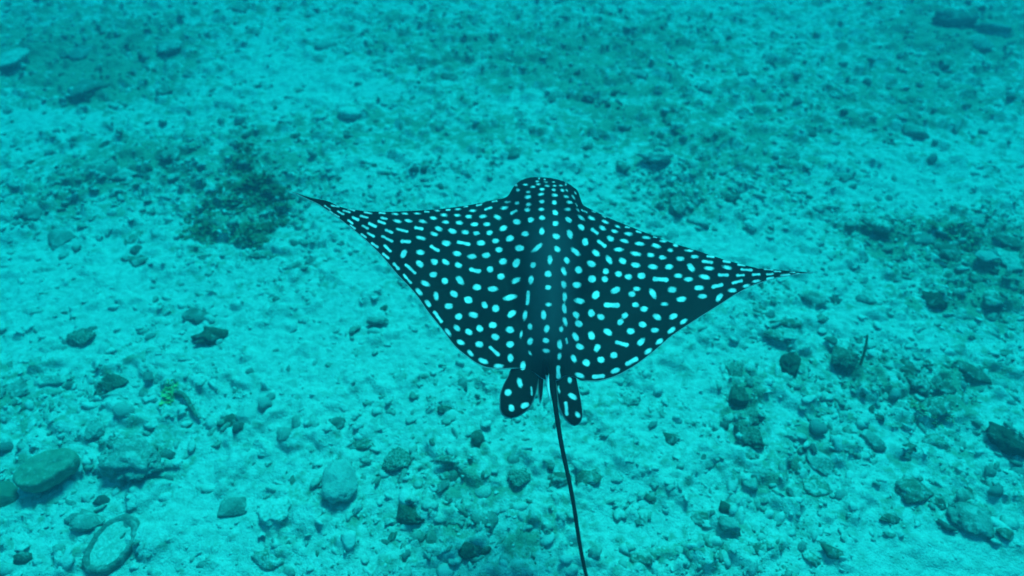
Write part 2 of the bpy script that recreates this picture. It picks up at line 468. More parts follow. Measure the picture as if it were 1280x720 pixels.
R('whip_rock', 1052, 447, 44, 26, 0.5, M_DEEP, 'dark rock with a thin upright sea whip standing beside it', lump=0.35, knob=0.4, sink=0.3)
R('shaggy_rock', 986, 456, 40, 30, 0.6, M_DEEP, 'shaggy dark rock beside the rock with the sea whip', lump=0.35, knob=0.4, sink=0.3, rz=-0.4)
R('tall_rock', 1165, 378, 30, 24, 0.7, M_DEEP, 'upright dark rock surrounded by clean sand', lump=0.3, knob=0.4, sink=0.4)
R('bright_stone', 1234, 322, 34, 14, 0.35, M_PALE, 'bright bare stone among dark turfed rocks', lump=0.2, knob=0.1, sink=0.4)
R('far_boulder', 1224, 56, 34, 20, 0.6, M_DARK, 'bluish boulder standing alone on distant sand', lump=0.25, knob=0.2, sink=0.4)
R('paired_rock', 1140, 146, 28, 16, 0.6, M_DARK, 'upper rock of a distant touching pair', lump=0.3, knob=0.3, sink=0.4)
R('paired_rock', 1143, 166, 36, 16, 0.5, M_DARK, 'lower wider rock of a distant touching pair', lump=0.3, knob=0.3, sink=0.35)
R('block_rock', 849, 258, 30, 24, 0.6, M_DARK, 'blocky dark rock beyond the right wing of the ray', lump=0.25, knob=0.2, sink=0.4)
R('snout_rock', 776, 210, 20, 18, 0.7, M_DARK, 'small dark rock on the sand ahead of the ray', lump=0.25, knob=0.2, sink=0.4)
R('overhang_rock', 108, 116, 56, 24, 0.45, M_DARK, 'broad dark rock with an overhang above a strip of clean sand', lump=0.35, knob=0.3, sink=0.35)
R('flat_far_stone', 437, 142, 40, 14, 0.35, M_MID, 'flat grey stone at the edge of the bright distant sand', lump=0.2, knob=0.1, sink=0.4)

# dark turfed rocks that only their place tells apart: pixel, width, depth
for i, (px, py, w, d) in enumerate([(22,487,42,20),(66,477,46,13),(118,537,26,26),(78,298,52,24),(166,298,30,18),(172,328,28,16),
    (128,214,60,22),(155,218,34,18),(212,193,36,16),(40,265,40,22),(55,338,30,8),(875,277,34,16),(822,196,44,15),(962,289,12,9),
    (1100,284,46,18),(1152,299,40,16),(1184,318,48,22),(1268,328,50,30),(1262,300,44,20),(1225,275,40,18),(1240,372,36,20),
    (1200,395,34,14),(1135,462,34,20),(1150,480,36,20),(1180,484,28,16),(1215,470,60,18),(1170,510,40,26),(1100,455,24,18),
    (1171,553,34,24),(1022,580,46,26),(993,582,30,26),(1025,610,40,26),(1090,548,34,20),(1250,602,36,16),(1208,616,26,18),
    (372,113,18,9),(410,55,44,16),(100,66,40,18),(210,58,36,16),(15,75,40,22),(205,112,20,12),(255,76,22,10),(300,10,40,14),
    (735,118,22,14),(780,160,24,10),(845,157,30,12),(800,92,26,12),(1195,25,60,14),(1240,38,50,12),(1180,105,20,12),(1250,118,40,16),
    (1045,118,24,12),(880,110,22,12),(930,92,18,12),(990,197,30,14),(1055,222,28,12),(1010,165,30,16),(640,192,24,12),(560,97,24,12),
    (690,113,24,12),(420,530,28,18),(540,500,18,12),(470,402,34,12),(560,512,40,16),(805,645,36,26),(775,632,22,16),(815,622,24,14),
    (880,650,44,20),(910,655,40,20),(838,548,28,20),(790,500,30,18),(820,512,22,18),(1040,690,40,22),(1015,700,30,18),(800,700,40,20),
    (612,652,22,30),(585,685,40,26),(340,698,44,26),(455,555,40,22),(560,575,30,14),(950,690,36,18),(700,600,40,18),(735,598,40,20),
    (1130,570,26,10),(1110,650,30,14),(1165,625,22,14),(985,405,50,16),(970,420,36,14),(1020,375,40,14),(1080,372,30,16),(945,385,26,14)]):
    rnd = random.Random(i * 11 + 3)
    R('turfed_rock', px, py, w, d, rnd.uniform(.25, .45), M_DARK if rnd.random() < .5 else M_MID, 'turf-covered rock half sunk ' + zone(px, py), group='turf-covered rocks ' + zone(px, py),
      lump=rnd.uniform(.4, .65), freq=rnd.uniform(1.2, 1.9), knob=rnd.uniform(.35, .6), sink=rnd.uniform(.0, .2), rz=rnd.uniform(-.3, .3) - (.5 if px > 900 else 0), sub=3)

# ------------------------------------------------------------------ weeds
def weed(name, px, py, w, d, hgt, n, seed, mat, label, group=None, blade=0.015):
    """bushy alga: many short curled blades spread over a low mound"""
    P, t = ground_px(px, py)
    el = math.atan2(CAM_H, math.hypot(P[0], P[1]))
    W = px_size(w, t) / 2; Dp = px_size(d, t) / 2 / math.sin(el)
    rng = np.random.default_rng(seed)
    V = []; Q = []
    for k in range(n):
        r = math.sqrt(rng.random()); a = rng.random() * 2 * math.pi
        edge = 0.8 + 0.5 * mnoise.noise(Vector((math.cos(a) * 1.7, math.sin(a) * 1.7, seed)))
        x, y = r * math.cos(a) * W * edge, r * math.sin(a) * Dp * edge
        clump = mnoise.noise(Vector((x * 9, y * 9, seed + 4.0)))
        if clump < -0.5: continue
        z0 = hz(P[0] + x, P[1] + y) - P[2] if (k % 6 == 0 or True) else 0
        L = hgt * (0.35 + 0.65 * rng.random()) * (0.5 + 0.9 * max(clump, 0)) * (1.1 - 0.6 * r)
        yaw = rng.random() * 2 * math.pi; lean = rng.uniform(0.2, 1.2)
        dx, dy = math.cos(yaw), math.sin(yaw); bw = blade * rng.uniform(.6, 1.3)
        b0 = len(V); segs = 4
        for j in range(segs + 1):
            s = j / segs
            off = L * lean * s * s; zz = L * (s - 0.25 * s * s)
            ww = bw * (0.35 + 1.3 * s * (1.25 - s)) * (1 if j < segs else .4)
            cx, cy = x + dx * off, y + dy * off
            V.append((cx - dy * ww, cy + dx * ww, z0 + zz - 0.01)); V.append((cx + dy * ww, cy - dx * ww, z0 + zz - 0.01 + bw * .3))
        for j in range(segs):
            q = b0 + 2 * j; Q.append((q, q + 1, q + 3, q + 2))
    me = mesh_from(name, V, Q)
    o = obj(name, me, mat); o.location = P
    return tag(o, label, 'seaweed', group)

WEEDY = 'seaweed clumps of the weedy patch'
for i, (px, py, w, d, hh) in enumerate([(302,212,50,26,.10),(318,226,56,26,.11),(345,236,40,24,.09),(286,236,40,22,.08),(330,250,66,30,.10),
        (300,258,44,26,.08),(268,240,30,18,.06),(350,258,34,22,.07),(262,264,34,20,.06),(246,290,48,26,.09),(268,296,34,22,.07),
        (306,288,48,28,.09),(336,284,34,24,.07),(318,304,56,22,.07),(352,278,26,18,.05),(236,276,22,14,.05),(312,186,40,18,.06)]):
    weed('seaweed_clump', px, py, w, d, hh, int(w * d * 0.27), 60 + i, M_WEED, 'small green-brown seaweed clump in the weedy patch behind the narrow dark slab', WEEDY)
weed('green_alga', 213, 492, 26, 30, 0.07, 160, 6, M_LIME, 'small yellow-green alga tuft on the sand', blade=0.012)
weed('seaweed_tuft', 1165, 512, 60, 36, 0.07, 420, 7, M_WEED, 'low green seaweed tuft over turfed rocks on the slope')
weed('seaweed_tuft', 1190, 300, 80, 34, 0.08, 500, 8, M_WEED, 'dark seaweed tuft among the turfed rocks near the bright bare stone')

def tube(pts, rad, n=10):
    pts = [np.asarray(p, float) for p in pts]; V = []; Q = []
    for i, p in enumerate(pts):
        t = pts[min(i + 1, len(pts) - 1)] - pts[max(i - 1, 0)]; t = t / np.linalg.norm(t)
        a = np.cross(t, [0.3, 0.1, 1.0] if abs(t[2]) < 0.9 else [1.0, 0, 0]); a /= np.linalg.norm(a); b = np.cross(t, a)
        for k in range(n):
            ph = 2 * math.pi * k / n; V.append(p + rad[i] * (a * math.cos(ph) + b * math.sin(ph)))
    m = len(pts)
    for i in range(m - 1):
        for k in range(n):
            Q.append((i * n + k, i * n + (k + 1) % n, (i + 1) * n + (k + 1) % n, (i + 1) * n + k))
    V.append(pts[0]); V.append(pts[-1]); T = []
    for k in range(n):
        T.append((len(V) - 2, (k + 1) % n, k)); T.append((len(V) - 1, (m - 1) * n + k, (m - 1) * n + (k + 1) % n))
    return V, Q, T

P, t = ground_px(1076, 456)
pts = [(0.015 * math.sin(s * 2.2) - 0.07 * s, 0.01 * s, 0.29 * s - 0.02) for s in np.linspace(0, 1, 9)]
whip = obj('sea_whip', mesh_from('sea_whip', *tube(pts, np.linspace(0.010, 0.006, 9))), M_WEED); whip.location = P
tag(whip, 'thin upright sea whip growing beside a dark rock', 'sea whip')
P, t = ground_px(232, 503)
pts = [(0.20 * (s - .35), -0.16 * (s - .35) + .02 * math.sin(s * 5), 0.02 + 0.02 * math.sin(s * 3)) for s in np.linspace(0, 1, 9)]
st = obj('coral_stick', mesh_from('coral_stick', *tube(pts, 0.016 - 0.006 * np.linspace(0, 1, 9))), M_DARK); st.location = P
tag(st, 'dark stick of dead coral lying beside the yellow-green alga', 'coral')

# ------------------------------------------------------------------ loose rubble
rng = np.random.default_rng(42)
VAR = [rock_mesh('rubble_stone', 200 + i, 1, rr, hh, .6, 1.5, .45, sub=2) for i, (rr, hh) in
       enumerate([(1, .6), (.7, .5), (.55, .45), (.85, .8), (.4, .35), (.9, .4)])]
VM = []
for m in (M_DARK, M_MID, M_PALE):
    for v in VAR:
        c = v.copy(); c.materials.append(m); VM.append(c)
TONE = ('dark', 'grey', 'pale')
cnt = 0
while cnt < 300:
    y = rng.uniform(1.0, 6.5); x = rng.uniform(-1, 1) * (2.4 + 0.75 * (y - 1))
    p, z = project(np.array([[x, y, 0.0]]))
    if not (8 < p[0, 0] < 1272 and 8 < p[0, 1] < 712): continue
    tf = float(turf_at(np.array([x]), np.array([y]))[0])
    if rng.random() > 0.35 + tf: continue
    k = 0 if rng.random() < tf * 0.45 else (1 if rng.random() < 0.45 else 2)
    o = bpy.data.objects.new('rubble_stone', VM[k * 6 + int(rng.integers(6))]); COL.objects.link(o)
    s = rng.uniform(0.025, 0.055)
    o.scale = (s, s, s); o.rotation_euler = (rng.uniform(-.4, .4), rng.uniform(-.4, .4), rng.uniform(0, 6.28))
    o.location = (x, y, hz(x, y) + s * rng.uniform(-.2, .15))
    zz = zone(p[0, 0], p[0, 1])
    tag(o, f'{TONE[k]} loose fist-sized stone {zz}', 'stone', f'{TONE[k]} loose stones {zz}'); cnt += 1

def ico(sub):
    bm = bmesh.new(); bmesh.ops.create_icosphere(bm, subdivisions=sub, radius=1.0)
    v = np.array([x.co[:] for x in bm.verts]); f = np.array([[q.index for q in p.verts] for p in bm.faces]); bm.free()
    return v, f

def scatter(n, sub, xr, yr, smin, smax, seed, acc):
    rg = np.random.default_rng(seed)
    x = rg.uniform(*xr, n * 4); y = rg.uniform(*yr, n * 4)
    keep = np.abs(x) < 2.6 + 0.72 * np.clip(y - 1, 0, 99)
    x, y = x[keep], y[keep]
    tf = turf_at(x, y) + 0.9 * (fbm(x, y, 2.6, 3, 77.0) - 0.5)
    keep = rg.random(len(x)) < np.clip(0.06 + 1.0 * tf, 0.12, 1)
    x, y, tf = x[keep][:n], y[keep][:n], tf[keep][:n]; n = len(x)
    bv, bf = ico(sub); nv = len(bv)
    s = smin * (smax / smin) ** (rg.random(n) ** 1.7)
    # own lumpy shape for each
    dirn = rg.normal(size=(n, 3, 3)); amp = rg.uniform(.2, .5, (n, 3))
    r = np.ones((n, nv))
    for k in range(3):
        r += amp[:, k, None] * np.sin(2.1 * (dirn[:, k] @ bv.T) + rg.uniform(0, 6, (n, 1)))
    r = np.clip(r, .45, 1.7)
    P = bv[None] * r[..., None]
    P = P * np.stack([np.ones(n), rg.uniform(.35, 1, n), rg.uniform(.3, .6, n)], -1)[:, None, :] * s[:, None, None]
    a = rg.uniform(0, 6.28, n); ca, sa = np.cos(a)[:, None], np.sin(a)[:, None]
    tl = rg.uniform(-.5, .5, n)[:, None]
    X, Y, Z = P[..., 0], P[..., 1], P[..., 2]
    Z = Z + X * tl
    X, Y = X * ca - Y * sa, X * sa + Y * ca
    h = height(x, y) + s * rg.uniform(-.25, .15, n)
    P = np.stack([X + x[:, None], Y + y[:, None], Z + h[:, None]], -1).reshape(-1, 3)
    Fc = (bf[None] + (np.arange(n) * nv)[:, None, None]).reshape(-1, 3)
    sh = np.repeat(np.clip(0.10 + 0.42 * tf + rg.normal(0, .2, n), 0, 1), nv)
    acc.append((P, Fc, sh))

acc = []
scatter(7500, 2, (-5, 5), (0.5, 4.6), 0.010, 0.038, 5, acc)
scatter(11000, 1, (-9, 9), (3.8, 11), 0.012, 0.045, 6, acc)
scatter(9000, 1, (-5, 5), (0.5, 4.2), 0.005, 0.013, 8, acc)
off = 0; Vs, Fs, Ss = [], [], []
for Pp, Ff, Sh in acc:
    Vs.append(Pp); Fs.append(Ff + off); Ss.append(Sh); off += len(Pp)
me = mesh_from('rubble', np.concatenate(Vs), None, np.concatenate(Fs))
add_attr(me, 'shade', np.concatenate(Ss))
tag(obj('rubble', me, M_RUBBLE), 'small broken coral rubble strewn over the sand', 'rubble', kind='stuff')

# ------------------------------------------------------------------ the ray
RD = 2.45
ROLL, YAW, BP = 0.117, 0.024, -0.0146
HC = (0.31, 0.127, 0.18, 0.105)
RC = CAM + dirs((686, 380)) * RD
def ray_frame():
    v = np.array([math.sin(YAW) * math.cos(BP), math.cos(YAW) * math.cos(BP), math.sin(BP)])
    u0 = np.array([math.cos(YAW), -math.sin(YAW), 0.0]); w0 = np.cross(u0, v)
    u = u0 * math.cos(ROLL) - w0 * math.sin(ROLL)
    return u, v, np.cross(u, v)
RU, RV, RW = ray_frame()
def wing_h(u):
    a = np.abs(u)
    return np.where(u < 0, HC[0] * a ** 2 + HC[1] * a ** 4, HC[2] * a ** 2 + HC[3] * a ** 4)
def on_ray(pts, lift=0.0):
    """pixels -> (u, v) on the ray's curved middle sheet"""
    d = dirs(pts); dl = np.stack([d @ RU, d @ RV, d @ RW], -1)
    o = (CAM - RC); o = np.array([o @ RU, o @ RV, o @ RW]); t = np.full(len(d), RD)
    f = lambda t: (lambda q: q[:, 2] - wing_h(q[:, 0]) - lift)(o + dl * t[:, None])
    for _ in range(40):
        g = (f(t + 1e-4) - f(t)) / 1e-4; t = t - np.clip(f(t) / g, -.2, .2)
    return (o + dl * t[:, None])[:, :2]
RAY_M = Matrix(((RU[0], RV[0], RW[0], RC[0]), (RU[1], RV[1], RW[1], RC[1]), (RU[2], RV[2], RW[2], RC[2]), (0, 0, 0, 1)))
def ray_world(L):
    L = np.asarray(L); return RC + L[..., 0:1] * RU + L[..., 1:2] * RV + L[..., 2:3] * RW

LL = [(361,238),(386.6,247),(413,253),(426,259),(447.6,263.2),(479.5,265),(519,263.7),(559,260.5),(591,255.8),(615,250.5),(632,247)]
LT = [(361,238),(386.6,250.5),(399.8,257),(421,271.7),(447.6,292.4),(474,316.9),(498,344.8),(519,367.3),(535,390),(553.4,413),(571,435.5),(584,446),(596.6,455),(609,460),(623,461.5),(638.8,461)]
RL = [(729,257),(735.8,260.5),(759.7,272.2),(786,282.9),(812.8,293.5),(839,303.6),(866,312),(892.5,320.8),(919,328.8),(940,334),(972,337.6),(998.7,340),(1017,340.5)]
RT = [(1017,340.5),(998.7,342.9),(972,347.4),(945.6,355.4),(919,368.7),(900.5,380.6),(884.5,390.7),(860,406.4),(837.5,421.9),(820.6,436.6),(803.8,450),(788.3,460.6),(762.9,473),(741.6,477),(727.5,476),(719,471.7)]

# white spots, read off in enlarged views: (x0, y0, scale) then cx, cy, half length, half width, angle
SPOTS = {
 (380, 240, 8.0): '310,140,45,10,10 235,155,40,8,35 475,175,40,10,15 425,193,42,11,15 365,208,42,12,28 305,222,60,8,32 640,208,48,10,8 783,210,35,10,5 915,220,32,12,8 1012,217,28,11,8 1130,215,30,12,8 1228,198,28,10,5 600,247,46,12,14 800,264,38,13,14 515,265,42,15,25 462,298,38,13,35 778,303,45,14,20 485,348,40,10,35 685,330,48,17,25 932,290,42,16,15 1045,287,36,16,10 1188,293,40,17,15 612,350,42,14,30 982,383,65,15,14 850,393,46,16,22 1148,363,48,17,8 597,437,38,11,35 668,427,46,13,30 832,467,70,14,28 1170,460,46,20,15 1018,495,55,20,4 705,530,46,15,35 835,563,55,16,45 998,617,45,28,-60 1165,602,42,26,5 817,640,48,14,38',
 (480, 240, 7.111): '385,177,25,9,5 475,165,22,9,5 570,158,22,8,0 655,153,24,10,0 727,130,22,6,-5 845,115,28,8,-8 875,88,15,5,-5 983,83,28,9,-8 1100,90,24,9,-5 1183,97,22,16,0 790,165,30,13,0 925,147,38,12,-20 1070,142,34,14,-8 1155,177,38,14,-25 102,195,28,9,10 190,192,28,9,8 293,190,28,11,8 438,233,32,15,10 533,205,30,14,5 650,207,28,14,5 752,219,30,17,8 878,217,32,17,-3 1010,225,36,20,20 118,258,36,14,15 218,253,32,14,10 347,260,36,15,14 548,267,30,17,8 667,273,32,20,10 802,287,32,19,0 915,287,32,19,-5 1180,265,34,24,0 160,340,58,14,14 310,323,42,16,8 487,327,34,20,25 447,373,34,17,15 607,348,36,21,15 722,358,32,21,0 820,367,30,19,0 938,362,30,22,0 1060,322,36,24,-15 45,350,40,15,22 195,440,50,20,4 330,408,44,20,20 708,455,65,17,12 553,455,40,26,8 862,453,36,25,0 990,436,32,23,-10 1117,413,36,27,-20 1255,370,34,24,0 450,503,50,17,30 322,535,40,26,0 1023,513,34,24,-5 1205,498,42,28,0 177,548,45,28,-65 647,548,38,24,10 782,573,42,23,0 910,562,38,26,-5 318,640,38,26,40 448,620,34,26,20 550,625,36,22,35 660,650,34,25,25 1057,618,36,28,0 1177,632,42,30,-60 810,697,55,20,12 943,688,30,28,0 108,660,42,15,50 235,682,66,14,42 20,570,46,14,42',
 (500, 330, 7.111): '95,52,66,15,42 65,132,58,12,48 177,10,35,24,15 520,12,32,25,15 668,65,55,22,10 802,48,32,28,0 1030,5,32,25,0 297,93,34,26,0 398,150,32,28,30 533,145,46,27,50 897,112,34,29,0 1032,147,42,24,-25 1163,143,38,24,-80 1182,10,28,26,0 225,173,44,22,25 683,207,38,30,5 825,222,46,24,3 167,247,40,20,48 322,287,40,24,80 480,265,38,27,25 608,318,40,31,10 978,298,58,26,-12 1137,300,68,18,-87 248,350,36,20,55 432,375,38,27,0 752,365,34,26,60 850,395,34,32,0 993,442,42,28,-35 1110,457,46,20,-82 338,470,68,17,55 520,467,34,29,0 650,452,44,26,15 1157,557,30,22,70 428,607,42,17,50 505,570,36,24,45 612,603,34,26,20 707,573,34,28,50 825,543,36,29,0 975,585,38,30,0 848,650,36,28,25 1077,628,32,12,-80 1157,688,34,26,-75 540,697,36,22,25',
 (560, 380, 7.111): '18,22,30,24,0 92,110,34,31,0 223,95,44,26,15 328,15,32,27,0 423,40,34,31,0 567,87,42,30,-30 685,103,46,22,-80 850,97,42,24,85 895,5,28,18,0 1033,42,42,20,80 1138,97,34,27,50 78,215,36,25,45 15,255,40,16,55 185,247,32,28,10 280,218,34,28,60 397,187,36,30,0 548,230,38,33,0 730,203,32,22,75 877,222,36,25,-70 1042,157,40,20,75 1163,177,36,28,35 420,295,40,30,25 110,353,38,24,30 280,358,36,28,15 553,358,34,30,0 730,337,38,28,-85 872,325,30,22,15 1007,223,26,20,70 1133,292,42,25,60 1055,328,30,11,80 1170,378,36,27,15 993,362,42,24,85 410,418,64,17,42 200,438,36,19,45 730,437,26,11,55 873,417,34,20,10 555,480,38,26,85 990,463,32,19,-85 312,507,44,22,22 1117,485,38,24,60 1230,523,34,30,20 450,550,48,20,3 665,548,40,26,-85 980,605,62,20,88 1173,635,46,20,20 637,700,46,24,80 1083,675,30,20,80',
 (660, 260, 7.111): '120,12,24,14,0 243,42,28,22,35 352,12,28,16,10 443,18,20,8,50 500,28,32,7,25 583,33,20,5,15 25,105,28,24,-20 125,87,26,22,0 360,105,34,22,35 473,87,36,14,38 563,90,32,16,22 675,77,20,6,25 688,123,30,14,28 245,137,28,23,0 473,170,32,24,40 663,178,30,18,28 797,163,24,12,20 885,172,24,8,10 985,213,28,9,15 123,205,32,24,90 372,232,42,24,70 592,207,44,16,38 770,207,32,15,15 893,230,36,17,10 250,252,34,26,25 733,272,34,22,22 1052,264,32,14,5 1130,258,20,6,10 1203,295,28,11,10 508,302,34,29,80 655,317,50,18,38 857,292,40,17,12 992,316,42,18,10 1138,337,42,19,15 80,355,58,22,-40 260,365,32,24,30 423,390,50,22,42 605,400,38,24,35 807,370,42,20,0 958,408,48,20,12 1090,417,34,20,5 1265,375,26,17,10 195,462,40,22,88 345,467,32,24,50 720,460,42,24,55 840,470,36,25,25 1195,440,34,20,5 45,502,36,28,-80 562,495,42,28,20 957,508,40,24,8 320,562,40,22,65 450,550,36,30,45 693,562,28,26,0 1110,523,44,24,10 1255,523,36,24,0 178,585,32,28,0 25,640,38,23,-80 570,630,36,32,0 683,632,30,28,0 805,587,32,26,15 892,612,34,26,10 1008,603,36,30,0 1178,635,74,22,3 318,680,34,24,70 433,685,40,28,8 178,705,30,24,0',
 (820, 280, 7.111): '63,150,24,12,10 15,195,26,18,10 172,188,24,13,10 140,236,36,18,20 295,237,34,13,3 348,291,36,16,3 57,298,32,20,5 212,307,36,21,5 130,382,46,22,0 312,387,44,26,50 485,288,38,12,5 457,335,52,15,5 627,333,38,13,8 575,293,20,7,5 475,394,42,19,5 630,386,42,18,12 760,365,38,11,8 805,407,55,13,4 600,453,50,16,0 197,460,34,20,5 288,492,40,22,0 432,470,48,22,12 752,457,40,14,-3 890,448,40,12,-3 910,387,30,5,3 1000,404,42,8,4 1013,447,36,11,-3 1080,423,32,7,4 1147,453,46,11,-3 1213,430,24,6,3 1265,440,20,5,3 1015,482,36,13,-8 890,508,34,13,-8 722,515,54,15,-15 545,550,56,19,-15 803,550,34,14,-12 382,568,42,22,0 680,590,38,20,0 143,585,42,26,0 412,643,38,22,0 562,652,42,24,-55 225,668,44,25,-5 78,710,36,18,0',
 (680, 360, 7.111): '38,132,32,26,30 5,240,40,16,90 22,365,34,24,-70 183,80,40,20,85 180,185,40,20,80 188,297,36,18,75 153,367,28,20,85 315,115,46,25,12 460,62,40,32,-50 637,20,46,28,-25 780,55,32,26,0 825,8,32,20,0 967,48,50,26,60 1140,17,40,24,0 602,152,74,24,3 812,150,32,25,0 890,187,34,26,0 1217,100,42,24,-5 285,240,34,24,60 420,225,34,30,60 507,258,36,27,15 720,245,32,26,-30 678,303,30,26,-45 1075,157,40,25,5 1005,257,38,26,25 1148,253,38,24,-25 1243,297,34,20,-30 310,320,32,28,40 878,325,36,27,15 770,383,36,28,0 568,390,42,28,35 985,375,36,22,0 1133,377,42,22,-35 422,425,40,30,70 283,435,40,23,65 203,470,30,9,80 140,505,40,23,85 318,520,34,25,15 472,533,36,27,-60 690,495,66,20,14 865,477,44,26,-50 1028,475,38,22,-35 925,562,38,22,-30 620,597,34,30,0 265,630,38,26,60 380,665,34,28,40 507,637,32,28,0 780,652,66,22,-28 135,605,30,20,90',
 (600, 420, 7.06): '585,40,28,22,10 583,132,30,20,5 440,50,40,27,-85 705,75,42,24,85 765,42,34,11,85 700,178,30,18,-85 268,72,32,28,0 270,193,38,25,85 380,262,42,27,90 692,320,62,21,90 795,388,30,18,80 355,422,48,25,85 248,498,32,31,0 695,470,28,11,80 818,533,40,24,30 762,640,65,18,85 862,695,30,20,60 278,635,32,26,80 395,612,40,26,-20 455,485,42,9,85 885,345,44,20,20 1045,357,60,20,-5 1195,305,42,22,-20 166,263,46,20,5 30,222,40,20,22',
 (600, 200, 7.111): '320,222,14,13,0 405,220,20,11,0 470,238,20,11,0 525,165,11,9,90 510,190,14,8,0 520,214,18,9,0 575,172,8,6,0 585,197,15,7,10 598,229,17,9,5 653,195,10,6,0 663,228,16,8,10 718,228,16,8,10 763,215,12,8,90 337,267,17,15,0 430,283,22,10,0 552,262,22,14,0 655,266,18,13,15 732,268,17,12,15 772,268,14,8,60 850,293,12,7,50 428,330,30,16,0 543,305,24,13,0 665,313,26,14,8 767,325,22,12,15 830,330,20,9,50 548,370,24,18,0 662,378,24,20,0 795,377,26,15,10 857,398,22,6,60 330,380,26,20,0 433,396,24,17,0 420,445,26,18,0 548,434,26,20,0 670,467,28,22,35 778,437,30,20,10 868,443,20,12,50 553,512,26,24,0 670,562,28,25,0 785,530,34,22,35 450,532,30,25,-25 300,460,36,16,-28 215,425,34,16,-8 70,430,38,14,-18 245,375,25,10,-5 130,370,26,10,-5 900,513,34,16,35 940,460,22,8,25 1010,460,20,6,10 990,516,32,16,20 1100,503,18,6,20 1115,550,30,14,30 1220,590,24,14,25 1197,632,32,17,15 900,597,34,22,40 1020,635,42,15,38 1088,604,30,18,25 550,632,34,24,90 675,680,34,26,25 797,658,42,23,72 328,548,34,24,0 412,655,42,25,0 207,605,36,25,-15',
}
CAPS = []
for (x0, y0, sc), txt in SPOTS.items():
    for it in txt.split():
        cx, cy, a, b, ang = map(float, it.split(','))
        X, Y = x0 + cx / sc, y0 + cy / sc
        if any((X - c[0]) ** 2 + (Y - c[1]) ** 2 < 4.2 ** 2 for c in CAPS if c[5] != (x0, y0)): continue
        CAPS.append((X, Y, a / sc, b / sc, math.radians(ang), (x0, y0)))

def spot_sd(L):
    """distance in photo pixels to the nearest spot for local points of the ray's back (negative inside)"""
    p, _ = project(ray_world(L)); best = np.full(len(p), 6.0)
    for X, Y, a, b, ang, _o in CAPS:
        near = np.nonzero((np.abs(p[:, 0] - X) < a + 6) & (np.abs(p[:, 1] - Y) < a + 6))[0]
        if not len(near): continue
        q = p[near] - (X, Y); ca, sa = math.cos(ang), math.sin(ang)
        s = q[:, 0] * ca + q[:, 1] * sa; w = -q[:, 0] * sa + q[:, 1] * ca
        if a < 2.7 * b:
            dd = ((np.abs(s / a) ** 2.2 + np.abs(w / b) ** 2.2) ** (1 / 2.2) - 1) * b
        else:
            hl = max(a - b, 0); sx = s - np.clip(s, -hl, hl)
            waist = 0.12 * b * np.cos(np.clip(s / hl, -1, 1) * math.pi / 2)
            dd = np.hypot(sx, w) - b + waist
        best[near] = np.minimum(best[near], dd)
    return best

def skin_mat():
    m, nt, b = new_mat('spotted_ray_skin')
    tc = nd(nt, 'ShaderNodeTexCoord').outputs['Object']
    sd = nd(nt, 'ShaderNodeAttribute', attribute_name='spot').outputs['Fac']
    be = nd(nt, 'ShaderNodeAttribute', attribute_name='belly').outputs['Fac']
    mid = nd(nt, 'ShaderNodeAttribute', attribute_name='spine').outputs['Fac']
    rim = nd(nt, 'ShaderNodeAttribute', attribute_name='rim').outputs['Fac']
    n1 = noise_node(nt, tc, 6, 4, 0.6); n2 = noise_node(nt, tc, 70, 3, 0.6)
    dark = mix(nt, maprange(nt, n1, 0.3, 0.7), (0.003, 0.0045, 0.0045), (0.008, 0.010, 0.009))
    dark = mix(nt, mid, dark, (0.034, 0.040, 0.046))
    jit = math_node(nt, 'MULTIPLY', math_node(nt, 'SUBTRACT', noise_node(nt, tc, 55, 3, 0.6), 0.5), 2.6)
    nv = noise_node(nt, tc, 26, 3, 0.6)
    f = maprange(nt, math_node(nt, 'ADD', sd, jit), 0.85, -1.5)
    c = mix(nt, f, dark, mix(nt, maprange(nt, nv, 0.35, 0.65), (0.62, 0.63, 0.61), (0.44, 0.46, 0.45)))
    c = mix(nt, rim, c, (0.45, 0.42, 0.42))
    c = mix(nt, be, c, (0.72, 0.70, 0.66))
    nt.links.new(c, b.inputs['Base Color'])
    b.inputs['Roughness'].default_value = 0.55
    b.inputs['Specular IOR Level'].default_value = 0.02
    bump(nt, b, n2, 0.15, 0.003)
    return m
M_SKIN = skin_mat()

def pchip(x, y, xq):
    x, y = np.asarray(x, float), np.asarray(y, float)
    h = np.diff(x); d = np.diff(y) / h; m = np.zeros_like(y)
    for i in range(1, len(x) - 1):
        if d[i - 1] * d[i] > 0:
            w1, w2 = 2 * h[i] + h[i - 1], h[i] + 2 * h[i - 1]; m[i] = (w1 + w2) / (w1 / d[i - 1] + w2 / d[i])
    m[0], m[-1] = d[0], d[-1]
    k = np.clip(np.searchsorted(x, xq) - 1, 0, len(h) - 1); t = (xq - x[k]) / h[k]
    return ((1 + 2 * t) * (1 - t) ** 2 * y[k] + t * (1 - t) ** 2 * h[k] * m[k] + t * t * (3 - 2 * t) * y[k + 1] + t * t * (t - 1) * h[k] * m[k + 1])

ray = bpy.data.objects.new('eagle_ray', None); COL.objects.link(ray)
ray.matrix_world = RAY_M
tag(ray, 'dark eagle ray covered in white spots gliding above the seabed with wings raised', 'ray')

